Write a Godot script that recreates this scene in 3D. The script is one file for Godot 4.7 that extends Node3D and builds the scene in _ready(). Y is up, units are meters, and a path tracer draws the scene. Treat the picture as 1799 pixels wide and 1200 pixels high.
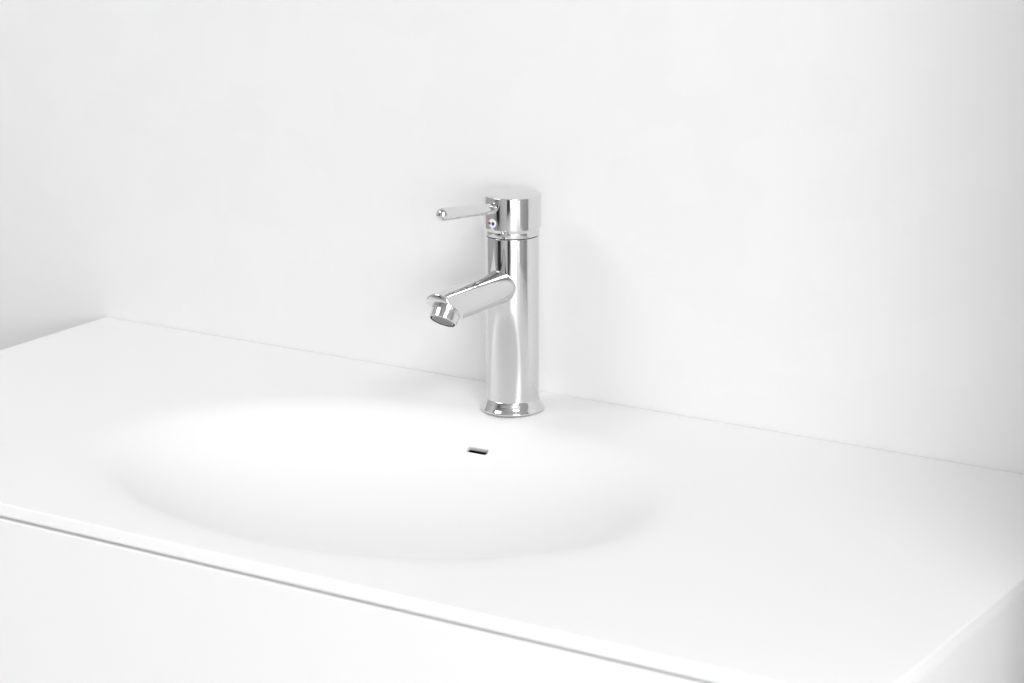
extends Node3D
# A chrome basin mixer on a white moulded washbasin top, against a white wall.
# x runs along the wall to the right, z out of the wall, y up from the floor.

const TOP := 0.85            # height of the washbasin top above the floor
const WALL_Z := -0.0540      # plane of the wall behind the washbasin
const LEFT := -0.4755
const RIGHT := 0.4880
const FRONT := 0.3914
const SLAB := 0.0094         # thickness of the washbasin top

# the glazed door: bright sky through the upper panes, dimmer ground through the lower ones
# [centre height, height, light energy, glow of the pane]
const DAYLIGHT := [[1.71, 1.0, 13.0, 4.0], [0.60, 1.14, 1.4, 1.3]]
# [place, side, light energy, label]
const LAMPS := [[Vector3(1.6, 2.5, 1.45), 0.72, 5.0, "square ceiling light panel above the right of the room"], [Vector3(-1.1, 2.5, 1.3), 1.0, 2.2, "square ceiling light panel over the left end of the washbasin"]]

# ------------------------------------------------------------------ helpers
func part(called: String, mesh: Mesh, mat: Material, parent: Node) -> MeshInstance3D:
	var o := MeshInstance3D.new()
	o.name = called
	o.mesh = mesh
	o.material_override = mat
	o.cast_shadow = GeometryInstance3D.SHADOW_CASTING_SETTING_ON
	parent.add_child(o, true)
	return o

func thing(called: String, at: Vector3, label: String, category: String) -> Node3D:
	var o := Node3D.new()
	o.name = called
	o.position = at
	add_child(o, true)
	o.set_meta("label", label)
	o.set_meta("category", category)
	return o

func structure(called: String, mesh: Mesh, mat: Material, at: Vector3) -> MeshInstance3D:
	var o := part(called, mesh, mat, self)
	o.position = at
	o.set_meta("kind", "structure")
	return o

func quad(st: SurfaceTool, a: int, b: int, c: int, d: int) -> void:
	st.add_index(a); st.add_index(b); st.add_index(c)
	st.add_index(a); st.add_index(c); st.add_index(d)

# A grid of points with their normals -> one smooth surface. rows x cols.
func sheet(points: Array, normals: Array, cols: int, st: SurfaceTool, base: int, flip := false) -> int:
	for i in points.size():
		st.set_normal(normals[i])
		st.add_vertex(points[i])
	var rows: int = points.size() / cols
	for r in rows - 1:
		for c in cols - 1:
			var k := base + r * cols + c
			if flip:
				quad(st, k, k + cols, k + cols + 1, k + 1)
			else:
				quad(st, k, k + 1, k + cols + 1, k + cols)
	return base + points.size()

# Lathe round y. profile: Vector2(radius, height), bottom to top along the outside;
# corners sharper than 25 degrees stay crisp.
func lathe(profile: Array, seg := 96) -> ArrayMesh:
	var st := SurfaceTool.new()
	st.begin(Mesh.PRIMITIVE_TRIANGLES)
	var base := 0
	var dirs := []
	for i in profile.size() - 1:
		var d: Vector2 = (profile[i + 1] - profile[i]).normalized()
		dirs.append(Vector2(d.y, -d.x))
	for i in profile.size() - 1:
		var n0: Vector2 = dirs[i]
		var n1: Vector2 = dirs[i]
		if i > 0 and dirs[i - 1].dot(dirs[i]) > 0.9:
			n0 = (dirs[i - 1] + dirs[i]).normalized()
		if i < dirs.size() - 1 and dirs[i + 1].dot(dirs[i]) > 0.9:
			n1 = (dirs[i + 1] + dirs[i]).normalized()
		var pts := []
		var nrm := []
		for e in 2:
			var p: Vector2 = profile[i + e]
			var n: Vector2 = n0 if e == 0 else n1
			for s in seg + 1:
				var a := TAU * s / seg
				pts.append(Vector3(p.x * sin(a), p.y, p.x * cos(a)))
				nrm.append(Vector3(n.x * sin(a), n.y, n.x * cos(a)))
		base = sheet(pts, nrm, seg + 1, st, base, true)
	st.index()
	return st.commit()

# Profile helper: an arc of a rounded corner from angle a0 to a1 (degrees, 0 = outwards, 90 = up).
func arc(centre: Vector2, r: float, a0: float, a1: float, n := 6) -> Array:
	var out := []
	for i in n + 1:
		var a := deg_to_rad(lerpf(a0, a1, float(i) / n))
		out.append(centre + r * Vector2(cos(a), sin(a)))
	return out

# Box with all edges chamfered by b, centred.
func bevelled(size: Vector3, b: float) -> ArrayMesh:
	var st := SurfaceTool.new()
	st.begin(Mesh.PRIMITIVE_TRIANGLES)
	var h := size / 2.0
	var faces := [[Vector3.RIGHT, Vector3.UP], [Vector3.LEFT, Vector3.UP], [Vector3.UP, Vector3.BACK], [Vector3.DOWN, Vector3.BACK], [Vector3.BACK, Vector3.UP], [Vector3.FORWARD, Vector3.UP]]
	for f in faces:
		var n: Vector3 = f[0]
		var u: Vector3 = f[1]
		var w := n.cross(u)
		var hn: float = abs(n.dot(h)); var hu: float = abs(u.dot(h)); var hw: float = abs(w.dot(h))
		var c := []
		for s in [[-1, -1], [-1, 1], [1, 1], [1, -1]]:
			c.append(n * hn + u * (hu - b) * s[0] + w * (hw - b) * s[1])
		face(st, c, n)
	# edges
	for axis in 3:
		var a := Vector3.ZERO; a[axis] = 1.0
		var i := (axis + 1) % 3
		var j := (axis + 2) % 3
		for si in [-1, 1]:
			for sj in [-1, 1]:
				var p := Vector3.ZERO; p[i] = si * h[i]; p[j] = sj * (h[j] - b)
				var q := Vector3.ZERO; q[i] = si * (h[i] - b); q[j] = sj * h[j]
				var n := Vector3.ZERO; n[i] = si; n[j] = sj
				var e := a * (h[axis] - b)
				face(st, [p - e, p + e, q + e, q - e], n.normalized())
	# corners
	for sx in [-1, 1]:
		for sy in [-1, 1]:
			for sz in [-1, 1]:
				var s := Vector3(sx, sy, sz)
				var k := s * h
				face(st, [k - Vector3(0, sy, sz) * b, k - Vector3(sx, 0, sz) * b, k - Vector3(sx, sy, 0) * b], s.normalized())
	return st.commit()

# A flat convex polygon facing n.
func face(st: SurfaceTool, c: Array, n: Vector3) -> void:
	var g: Vector3 = (c[1] - c[0]).cross(c[2] - c[0])
	var order := c.duplicate()
	if g.dot(n) > 0.0:      # front faces run clockwise
		order.reverse()
	for i in order.size() - 2:
		for k in [0, i + 1, i + 2]:
			st.set_normal(n)
			st.add_vertex(order[k])

func fine_noise(seed_: int, freq: float, oct: int, lo: float, hi: float, size := 512) -> NoiseTexture2D:
	var n := FastNoiseLite.new()
	n.seed = seed_
	n.noise_type = FastNoiseLite.TYPE_SIMPLEX_SMOOTH
	n.frequency = freq
	n.fractal_octaves = oct
	var t := NoiseTexture2D.new()
	t.width = size; t.height = size
	t.seamless = true
	t.noise = n
	t.color_ramp = Gradient.new()
	t.color_ramp.set_color(0, Color(lo, lo, lo))
	t.color_ramp.set_color(1, Color(hi, hi, hi))
	return t

func lin(v: float) -> Color:
	return Color(v, v, v).linear_to_srgb()

func plain(v: float, rough: float) -> StandardMaterial3D:
	var m := StandardMaterial3D.new()
	m.albedo_color = lin(v)
	m.roughness = rough
	return m

# ------------------------------------------------------------------ washbasin shape
const BOWL_Z := 0.189
const BOWL_A := 0.221
const BOWL_B := 0.159
const BOWL_D := 0.069
const LIP := 0.0060

func depth(x: float, z: float) -> float:
	var q := sqrt(pow(x / BOWL_A, 2.0) + pow((z - BOWL_Z) / BOWL_B, 2.0))
	var g := BOWL_D * (1.0 - pow(q, 2.1))
	var k := g / LIP
	if k < -30.0:
		return 0.0
	return -(LIP * log(1.0 + exp(k))) if k < 30.0 else -g

func slope_normal(x: float, z: float) -> Vector3:
	var e := 0.0004
	return Vector3(depth(x - e, z) - depth(x + e, z), 2.0 * e, depth(x, z - e) - depth(x, z + e)).normalized()

func lines(marks: Array, steps: Array) -> Array:
	var out := [marks[0]]
	for i in marks.size() - 1:
		var n := int(ceil((marks[i + 1] - marks[i]) / steps[i]))
		for k in n:
			out.append(lerpf(marks[i], marks[i + 1], float(k + 1) / n))
	return out

var overflow_mesh: ArrayMesh

func washbasin_mesh() -> ArrayMesh:
	var st := SurfaceTool.new()
	st.begin(Mesh.PRIMITIVE_TRIANGLES)
	var b := 0.0012
	var back := WALL_Z + 0.0004
	# patch round the overflow slot: its cells are left out and lofted to the slot
	var px := 0.022; var pz0 := 0.040; var pz1 := 0.066
	var xs := lines([LEFT + b, -0.26, -px, px, 0.26, RIGHT - b], [0.006, 0.003, 0.002, 0.003, 0.006])
	var zs := lines([back + b, 0.0, pz0, pz1, FRONT - b], [0.005, 0.003, 0.002, 0.003])
	var base := 0
	var nx := xs.size()
	for z in zs:
		for x in xs:
			st.set_normal(slope_normal(x, z))
			st.add_vertex(Vector3(x, depth(x, z), z))
	for r in zs.size() - 1:
		for c in nx - 1:
			var mx: float = (xs[c] + xs[c + 1]) / 2.0
			var mz: float = (zs[r] + zs[r + 1]) / 2.0
			if abs(mx) < px and mz > pz0 and mz < pz1:
				continue
			var k := r * nx + c
			quad(st, k, k + 1, k + nx + 1, k + nx)
	base = nx * zs.size()
	# loft from the rectangle of left-out cells to the rounded slot
	var rect := []
	for x in xs:
		if abs(x) <= px + 1e-6: rect.append(Vector2(x, pz0))
	var zz := []
	for z in zs:
		if z > pz0 + 1e-6 and z < pz1 + 1e-6: zz.append(z)
	for z in zz: rect.append(Vector2(px, z))
	var rx := xs.filter(func(x): return abs(x) <= px + 1e-6)
	rx.reverse()
	for i in range(1, rx.size()): rect.append(Vector2(rx[i], pz1))
	zz.reverse()
	for i in range(1, zz.size()): rect.append(Vector2(-px, zz[i]))
	rect.append(rect[0])
	var centre := Vector2(0.0014, 0.0545)
	var half := Vector2(0.0106, 0.0029)
	var slot := []
	for p in rect:
		var d: Vector2 = (p - centre)
		# rounded rectangle hit along the direction, corner radius = 0.004
		var t := 1.0
		var lo := 0.0
		for it in 30:
			var mid := (lo + t) / 2.0
			var v: Vector2 = d * mid
			var rr := 0.0022
			var o := Vector2(max(abs(v.x) - half.x + rr, 0.0), max(abs(v.y) - half.y + rr, 0.0))
			if o.length() < rr: lo = mid
			else: t = mid
		slot.append(centre + d * t)
	var pts := []
	var nrm := []
	var rings := 8
	for r in rings + 1:
		var f := pow(float(r) / rings, 0.7)
		for i in rect.size():
			var p: Vector2 = rect[i].lerp(slot[i], f)
			pts.append(Vector3(p.x, depth(p.x, p.y), p.y))
			nrm.append(slope_normal(p.x, p.y))
	base = sheet(pts, nrm, rect.size(), st, base, false)
	# rounded lip of the overflow slot and its wall going in: a mesh of its own
	var last := rings * rect.size()
	pts = pts.slice(last)
	nrm = nrm.slice(last)
	for k in 6:
		var a := deg_to_rad(18.0 * (k + 1)) if k < 5 else PI / 2.0
		for i in rect.size():
			var s: Vector2 = slot[i]
			var up := slope_normal(s.x, s.y)
			var core: Vector2 = (s - centre).clamp(-(half - Vector2(0.0022, 0.0022)), half - Vector2(0.0022, 0.0022))
			var off: Vector2 = centre + core - s
			var inw := Vector3(off.x, 0, off.y)
			inw = (inw - up * up.dot(inw)).normalized()
			var r_ := 0.0012
			var p := Vector3(s.x, depth(s.x, s.y), s.y) + inw * r_ * sin(a) - up * r_ * (1.0 - cos(a))
			if k == 5:
				p += Vector3(0, -0.0024, -0.0010)
			pts.append(p)
			nrm.append((up * cos(a) + inw * sin(a)).normalized())
	var lip := SurfaceTool.new()
	lip.begin(Mesh.PRIMITIVE_TRIANGLES)
	sheet(pts, nrm, rect.size(), lip, 0, false)
	overflow_mesh = lip.commit()
	# rounded outer edges, side faces and the underside rim
	var ring := []
	var ring_n := []
	for x in xs: ring.append(Vector2(x, zs[zs.size() - 1])); 
	for x in xs: ring_n.append(Vector2(0, 1))
	var zr := zs.duplicate(); zr.reverse()
	for z in zr: ring.append(Vector2(xs[nx - 1], z))
	for z in zr: ring_n.append(Vector2(1, 0))
	var xr := xs.duplicate(); xr.reverse()
	for x in xr: ring.append(Vector2(x, zs[0]))
	for x in xr: ring_n.append(Vector2(0, -1))
	for z in zs: ring.append(Vector2(xs[0], z))
	for z in zs: ring_n.append(Vector2(-1, 0))
	ring.append(ring[0]); ring_n.append(ring_n[0])
	pts = []
	nrm = []
	var levels := []
	for k in 7:
		var a := deg_to_rad(15.0 * k)
		levels.append([b * sin(a), -b * (1.0 - cos(a)), Vector2(sin(a), cos(a))])
	for k in 5:
		var a := deg_to_rad(22.5 * k)
		levels.append([b - 0.0008 * (1.0 - cos(a)), -SLAB + 0.0008 * (1.0 - sin(a)), Vector2(cos(a), -sin(a))])
	levels.append([-0.025, -SLAB, Vector2(0, -1)])
	for l in levels:
		for i in ring.size():
			var n2: Vector2 = ring_n[i]
			var p: Vector2 = ring[i] + n2 * l[0]
			pts.append(Vector3(p.x, l[1], p.y))
			nrm.append(Vector3(n2.x * l[2].x, l[2].y, n2.y * l[2].x))
	sheet(pts, nrm, ring.size(), st, base, false)
	return st.commit()

# ------------------------------------------------------------------ spout: a level tube with a domed end, cut off at a slant below for the aerator
const SPOUT_Y := 0.1036
const SPOUT_R := 0.0130
const DOME_Z := 0.1056
const CUT_Z := 0.0972
var water := Vector3(0, -0.80, 0.60)      # the way the aerator points

func spout_end(x: float, y: float, drop: float) -> float:
	var q := (x * x + y * y) / (SPOUT_R * SPOUT_R)
	var dome := DOME_Z - 0.0016 * q + y * 0.22 - drop
	var cut := CUT_Z + y * 1.333 - drop * 0.45
	var k := 0.00025
	var lower := minf(dome, cut)
	return lower - k * log(1.0 + exp(-absf(dome - cut) / k))

func spout_mesh() -> ArrayMesh:
	var st := SurfaceTool.new()
	st.begin(Mesh.PRIMITIVE_TRIANGLES)
	var seg := 120
	var body_r := 0.0213
	var pts := []
	var nrm := []
	# small fillet where the tube leaves the body
	var fr := 0.0007
	for k in 6:
		var a := deg_to_rad(90.0 - 18.0 * k)
		var grow := fr * (1.0 - cos(a))
		var fore := fr * (1.0 - sin(a))
		for s in seg + 1:
			var t := TAU * s / seg
			var o := Vector3(sin(t), cos(t), 0)
			var rr := SPOUT_R + grow
			var x := rr * sin(t)
			var z0 := sqrt(body_r * body_r - x * x)
			var bn := Vector3(x / body_r, 0, z0 / body_r)
			pts.append(Vector3(x, SPOUT_Y + rr * cos(t), z0 + fore * 0.9))
			nrm.append((o * cos(a) + bn * sin(a)).normalized())
	var b := 0.0014
	for s in seg + 1:
		var t := TAU * s / seg
		pts.append(Vector3(SPOUT_R * sin(t), SPOUT_Y + SPOUT_R * cos(t), spout_end(SPOUT_R * sin(t), SPOUT_R * cos(t), b)))
		nrm.append(Vector3(sin(t), cos(t), 0))
	var base := sheet(pts, nrm, seg + 1, st, 0, false)
	# the end: rounded rim, then the dome and the slanted cut
	var radii := []
	for k in 9:
		var a := PI / 2.0 * k / 8.0
		radii.append([SPOUT_R - b * (1.0 - cos(a)), b * (1.0 - sin(a))])
	for k in 24:
		radii.append([(SPOUT_R - b) * (1.0 - float(k + 1) / 24.2), 0.0])
	pts = []
	nrm = []
	for r in radii:
		for s in seg + 1:
			var t := TAU * s / seg
			pts.append(Vector3(r[0] * sin(t), SPOUT_Y + r[0] * cos(t), spout_end(r[0] * sin(t), r[0] * cos(t), r[1])))
	var n := seg + 1
	for i in pts.size():
		var row := i / n
		var col := i % n
		var up: int = max(row - 1, 0) * n + col
		var dn: int = min(row + 1, radii.size() - 1) * n + col
		var le: int = row * n + (col - 1 if col > 0 else seg - 1)
		var ri: int = row * n + (col + 1 if col < seg else 1)
		var v: Vector3 = (pts[ri] - pts[le]).cross(pts[dn] - pts[up]).normalized()
		var t := TAU * col / seg
		if row == 0:
			v = Vector3(sin(t), cos(t), 0)
		elif v.dot(Vector3(sin(t) * 0.3, cos(t) * 0.3, 1.0)) < 0.0:
			v = -v
		nrm.append(v)
	sheet(pts, nrm, n, st, base, false)
	return st.commit()

# ------------------------------------------------------------------ scene
func _ready() -> void:
	# ---- camera
	var cam := Camera3D.new()
	cam.name = "camera"
	add_child(cam)
	cam.position = Vector3(1.00803, TOP + 0.55918, 1.59133)
	cam.rotation = Vector3(deg_to_rad(-14.978), deg_to_rad(32.362), 0.0)
	cam.rotate_object_local(Vector3.FORWARD, deg_to_rad(0.18))
	cam.near = 0.05
	cam.far = 60.0
	var lens := CameraAttributesPhysical.new()
	lens.frustum_focal_length = 86.4
	lens.frustum_focus_distance = 1.95
	lens.exposure_aperture = 8.0
	lens.frustum_near = 0.05
	lens.frustum_far = 60.0
	cam.attributes = lens
	cam.fov = 15.854
	cam.current = true

	# ---- environment: an indoor picture, so no sky; the lamps below light it
	var env := Environment.new()
	env.background_mode = Environment.BG_COLOR
	env.background_color = Color.BLACK
	env.tonemap_mode = Environment.TONE_MAPPER_LINEAR
	env.tonemap_exposure = 0.595
	env.sdfgi_enabled = true
	env.ssao_enabled = true
	env.ssil_enabled = true
	var we := WorldEnvironment.new()
	we.name = "environment"
	we.environment = env
	add_child(we)

	# ---- lights: daylight through the glazed door right of the camera, and the ceiling panel
	for k in DAYLIGHT:
		var day := AreaLight3D.new()
		day.name = "daylight"
		day.area_size = Vector2(2.9, k[1])
		day.light_energy = k[2]
		day.area_range = 12.0
		day.area_attenuation = 2.0
		day.shadow_enabled = true
		add_child(day, true)
		day.position = Vector3(3.28, k[0], 3.80)
	for k in LAMPS:
		var top := AreaLight3D.new()
		top.name = "ceiling_light"
		top.area_size = Vector2(k[1], k[1])
		top.light_energy = k[2]
		top.area_range = 12.0
		top.area_attenuation = 2.0
		top.shadow_enabled = true
		add_child(top, true)
		top.position = k[0] + Vector3(0, -0.045, 0)
		top.rotation = Vector3(-PI / 2, 0, 0)

	# ---- materials
	var plaster := plain(0.83, 0.75)
	plaster.albedo_texture = fine_noise(3, 0.012, 5, 0.992, 1.0)
	plaster.uv1_triplanar = true
	plaster.uv1_world_triplanar = true
	plaster.uv1_scale = Vector3(1.4, 1.4, 1.4)
	plaster.heightmap_enabled = false
	var white_wall := plaster
	var solid := plain(0.91, 0.40)          # moulded solid-surface basin
	solid.metallic_specular = 0.5
	var lacquer := plain(0.87, 0.35)        # cabinet fronts
	var chrome := StandardMaterial3D.new()
	chrome.albedo_color = lin(0.72)
	chrome.metallic = 1.0
	chrome.roughness = 0.06
	var satin := plain(0.22, 0.6)
	var dark_rubber := plain(0.02, 0.6)
	var floor_m := plain(0.75, 0.35)
	var grey_panel := plain(0.72, 0.6)
	var grey_wall := plain(0.5, 0.8)
	var black_paint := plain(0.02, 0.5)

	# ---- room: back wall, floor, ceiling and the walls whose light the tap mirrors
	structure("back_wall", box(Vector3(7.6, 2.6, 0.1)), white_wall, Vector3(1.7, 1.2, WALL_Z - 0.05))
	structure("floor", box(Vector3(7.6, 0.1, 4.1)), floor_m, Vector3(1.7, -0.05, 1.9))
	structure("ceiling", box(Vector3(7.6, 0.1, 4.1)), grey_wall, Vector3(1.7, 2.55, 1.9))
	structure("left_wall", box(Vector3(0.1, 2.6, 4.1)), grey_wall, Vector3(-2.05, 1.2, 1.9))
	structure("right_wall", box(Vector3(0.1, 2.6, 4.1)), white_wall, Vector3(5.45, 1.2, 1.9))
	structure("front_wall", box(Vector3(7.6, 2.6, 0.1)), white_wall, Vector3(1.7, 1.2, 3.90))
	structure("partition_wall", box(Vector3(0.10, 2.498, 0.355)), grey_panel, Vector3(0.67, 1.25, WALL_Z + 0.1775))

	build_door(black_paint)
	for k in LAMPS:
		build_lamp(k[0], k[1], k[3])
	build_dark_furniture(black_paint)
	build_cabinet(lacquer, black_paint)
	build_basin(solid)
	build_tap(chrome, satin, dark_rubber)

func box(size: Vector3) -> BoxMesh:
	var b := BoxMesh.new()
	b.size = size
	return b

# ------------------------------------------------------------------ glazed door that lets the daylight in
func build_door(black_paint: Material) -> void:
	var t := thing("glazed_door", Vector3(3.28, 0.0, 3.85), "bright glazed double door with black frame mirrored in the tap", "door")
	for k in DAYLIGHT:
		var glow := StandardMaterial3D.new()
		glow.albedo_color = Color(0.9, 0.9, 0.9)
		glow.emission_enabled = true
		glow.emission = Color.WHITE
		glow.emission_energy_multiplier = k[3]
		for s in [-1, 1]:
			var p := part("window_pane", box(Vector3(1.45, k[1], 0.01)), glow, t)
			p.position = Vector3(0.7255 * s, k[0], -0.02)
	for s in [-1, 1]:
		var f := part("frame", box(Vector3(0.22, 2.28, 0.06)), black_paint, t)
		f.position = Vector3(1.57 * s, 1.14, -0.031)
	var h := part("frame", box(Vector3(2.90, 0.06, 0.06)), black_paint, t)
	h.position = Vector3(0, 2.255, -0.031)
	var mid := part("frame", box(Vector3(2.90, 0.036, 0.03)), black_paint, t)
	mid.position = Vector3(0, 1.19, -0.02)

# dark things across the room that draw the black lines in the chrome
func build_dark_furniture(dark: Material) -> void:
	var d := thing("black_door", Vector3(1.20, 0.0, 3.82), "plain black door leaf beside the glazed door, mirrored in the tap", "door")
	part("door_leaf", bevelled(Vector3(0.66, 2.1, 0.045), 0.002), dark, d).position = Vector3(0, 1.055, 0)
	var c := thing("black_cupboard", Vector3(-1.50, 0.0, 3.55), "tall black cupboard across the room, mirrored in the tap", "cupboard")
	part("carcass", bevelled(Vector3(0.7, 1.9, 0.5), 0.003), dark, c).position = Vector3(0, 0.952, 0)

func build_lamp(at: Vector3, side: float, label: String) -> void:
	var t := thing("ceiling_lamp", at, label, "lamp")
	t.set_meta("group", "ceiling light panels")
	var glow := StandardMaterial3D.new()
	glow.albedo_color = Color(0.9, 0.9, 0.9)
	glow.emission_enabled = true
	glow.emission = Color.WHITE
	glow.emission_energy_multiplier = 2.0
	part("lamp_panel", box(Vector3(side, 0.03, side)), glow, t).position = Vector3(0, -0.02, 0)

# ------------------------------------------------------------------ vanity cabinet
func build_cabinet(lacquer: Material, dark: Material) -> void:
	var y1 := TOP - SLAB
	var bottom := 0.30
	var t := thing("vanity_cabinet", Vector3(0.0, bottom, 0.0), "white handleless vanity cabinet under the washbasin top", "cabinet")
	var w := RIGHT - LEFT
	var mid := (LEFT + RIGHT) / 2.0
	var hgt := y1 - bottom
	var gap := 0.0030
	# drawer front
	var fh := hgt - gap
	var fr := part("drawer_front", bevelled(Vector3(w - 0.036, fh, 0.018), 0.0008), lacquer, t)
	fr.position = Vector3(mid, fh / 2.0, FRONT - 0.0008 - 0.009)
	for s in [-1, 1]:
		var p := part("side_panel", bevelled(Vector3(0.018, hgt - 0.0004, FRONT - WALL_Z - 0.003), 0.0008), lacquer, t)
		p.position = Vector3((RIGHT - 0.0092 if s > 0 else LEFT + 0.0092), (hgt - 0.0004) / 2.0, (FRONT + WALL_Z) / 2.0)
	var bt := part("bottom_panel", box(Vector3(w - 0.038, 0.018, FRONT - WALL_Z - 0.03)), lacquer, t)
	bt.position = Vector3(mid, 0.010, (FRONT + WALL_Z) / 2.0 - 0.012)
	var rail := part("rail", box(Vector3(w - 0.038, gap - 0.0003, 0.03)), lacquer, t)
	rail.position = Vector3(mid, fh + gap / 2.0, FRONT - 0.0050 - 0.015)

func build_basin(solid: Material) -> void:
	var t := thing("washbasin", Vector3(0, TOP, 0), "white moulded washbasin top with a shallow oval bowl and slim edge", "washbasin")
	part("basin_top", washbasin_mesh(), solid, t)
	part("overflow_slot", overflow_mesh, solid, t)

# ------------------------------------------------------------------ tap
func build_tap(chrome: Material, satin: Material, rubber: Material) -> void:
	var t := thing("basin_mixer_tap", Vector3(0, TOP, 0), "polished chrome single lever mixer tap standing behind the bowl", "tap")
	# base flange
	var prof := [Vector2(0.0, 0.0003), Vector2(0.0246, 0.0003)]
	prof += arc(Vector2(0.0246, 0.0011), 0.0008, -90, 0, 5)
	prof += [Vector2(0.0254, 0.0016), Vector2(0.0251, 0.0022), Vector2(0.0241, 0.0036), Vector2(0.0231, 0.0054), Vector2(0.0223, 0.0076), Vector2(0.0218, 0.0094)]
	prof += [Vector2(0.0215, 0.0098), Vector2(0.0212, 0.0099)]
	part("base_flange", lathe(prof), chrome, t)
	# body
	prof = [Vector2(0.0213, 0.0085), Vector2(0.0213, 0.1418)]
	prof += arc(Vector2(0.0208, 0.1418), 0.0005, 0, 90, 4)
	prof += [Vector2(0.0, 0.1423)]
	part("body", lathe(prof, 128), chrome, t)
	var jr := part("joint_ring", lathe([Vector2(0.0203, 0.1418), Vector2(0.0203, 0.1433)]), rubber, t)
	# spout
	var sp := part("spout", spout_mesh(), chrome, t)
	var face_c := Vector3(0, 0.1006, 0.0935)
	var turn := Basis(Quaternion(Vector3.UP, water))
	var a_prof := [Vector2(0.0117, -0.004), Vector2(0.0117, 0.0012)]
	a_prof += arc(Vector2(0.0113, 0.0012), 0.0004, 0, 90, 3)
	a_prof += [Vector2(0.0106, 0.0016), Vector2(0.0106, 0.0023), Vector2(0.0112, 0.0023), Vector2(0.0112, 0.0030), Vector2(0.0108, 0.0083)]
	a_prof += arc(Vector2(0.0103, 0.0083), 0.0005, 0, 90, 4)
	a_prof += [Vector2(0.0099, 0.0088), Vector2(0.0099, 0.0045)]
	var ae := part("aerator", lathe(a_prof), chrome, sp)
	ae.transform = Transform3D(turn, face_c)
	var gr := part("aerator_gasket", lathe([Vector2(0.0099, 0.0052), Vector2(0.0, 0.0052)]), rubber, sp)
	gr.transform = Transform3D(turn, face_c)
	var ir := part("aerator_ring", lathe([Vector2(0.0084, 0.0052), Vector2(0.0084, 0.0084), Vector2(0.0079, 0.0084), Vector2(0.0079, 0.0069)]), chrome, sp)
	ir.transform = Transform3D(turn, face_c)
	var sc := part("aerator_screen", lathe([Vector2(0.0079, 0.0079), Vector2(0.0, 0.0079)]), satin, sp)
	sc.transform = Transform3D(turn, face_c)
	# handle: cap, lever and the hot and cold badge, turned a little to the left
	prof = [Vector2(0.0, 0.1430), Vector2(0.0212, 0.1430)]
	prof += arc(Vector2(0.0212, 0.1435), 0.0005, -90, 0, 4)
	prof += [Vector2(0.0217, 0.1472), Vector2(0.0219, 0.1476), Vector2(0.0228, 0.1492)]
	prof += arc(Vector2(0.0221, 0.1498), 0.0010, -30, 0, 3)
	prof += [Vector2(0.0231, 0.1738)]
	prof += arc(Vector2(0.0222, 0.1742), 0.0009, 0, 82, 6)
	prof += [Vector2(0.0190, 0.1753), Vector2(0.0, 0.1756)]
	var hd := part("handle", lathe(prof, 128), chrome, t)
	hd.rotation.y = deg_to_rad(-9.0)
	var lp := [Vector2(0.0043, 0.0), Vector2(0.0043, 0.024), Vector2(0.0051, 0.0785)]
	lp += arc(Vector2(0.0, 0.0798), 0.0052, 8, 90, 10)
	var lv := part("lever", lathe(lp, 64), chrome, hd)
	lv.transform = Transform3D(Basis(Quaternion(Vector3.UP, Vector3(0, 0.079, 0.997).normalized())), Vector3(0, 0.1650, 0.0))
	var white := plain(0.85, 0.2)
	var red := StandardMaterial3D.new(); red.albedo_color = Color(0.70, 0.03, 0.12); red.roughness = 0.25
	var blue := StandardMaterial3D.new(); blue.albedo_color = Color(0.08, 0.30, 0.62); blue.roughness = 0.25
	var bp := [Vector2(0.0036, -0.002), Vector2(0.0036, 0.0002), Vector2(0.0034, 0.0005), Vector2(0.0026, 0.0008), Vector2(0.0014, 0.0010), Vector2(0.0, 0.0011)]
	var bd := part("indicator_badge", lathe(bp, 40), white, hd)
	var along := Basis(Quaternion(Vector3.UP, Vector3(0, 0, 1)))
	bd.transform = Transform3D(along, Vector3(0, 0.1550, 0.0231))
	var dot := [Vector2(0.00115, -0.0004), Vector2(0.00115, 0.0001), Vector2(0.0, 0.00025)]
	var rd := part("red_dot", lathe(dot, 24), red, hd)
	rd.transform = Transform3D(along, Vector3(-0.0021, 0.1550, 0.0231 + 0.0010))
	var blue_shape := [Vector2(0.0014, -0.0004), Vector2(0.0014, 0.0001), Vector2(0.0, 0.00025)]
	var bl := part("blue_dot", lathe(blue_shape, 24), blue, hd)
	bl.transform = Transform3D(along, Vector3(0.0014, 0.1550, 0.0231 + 0.00105))
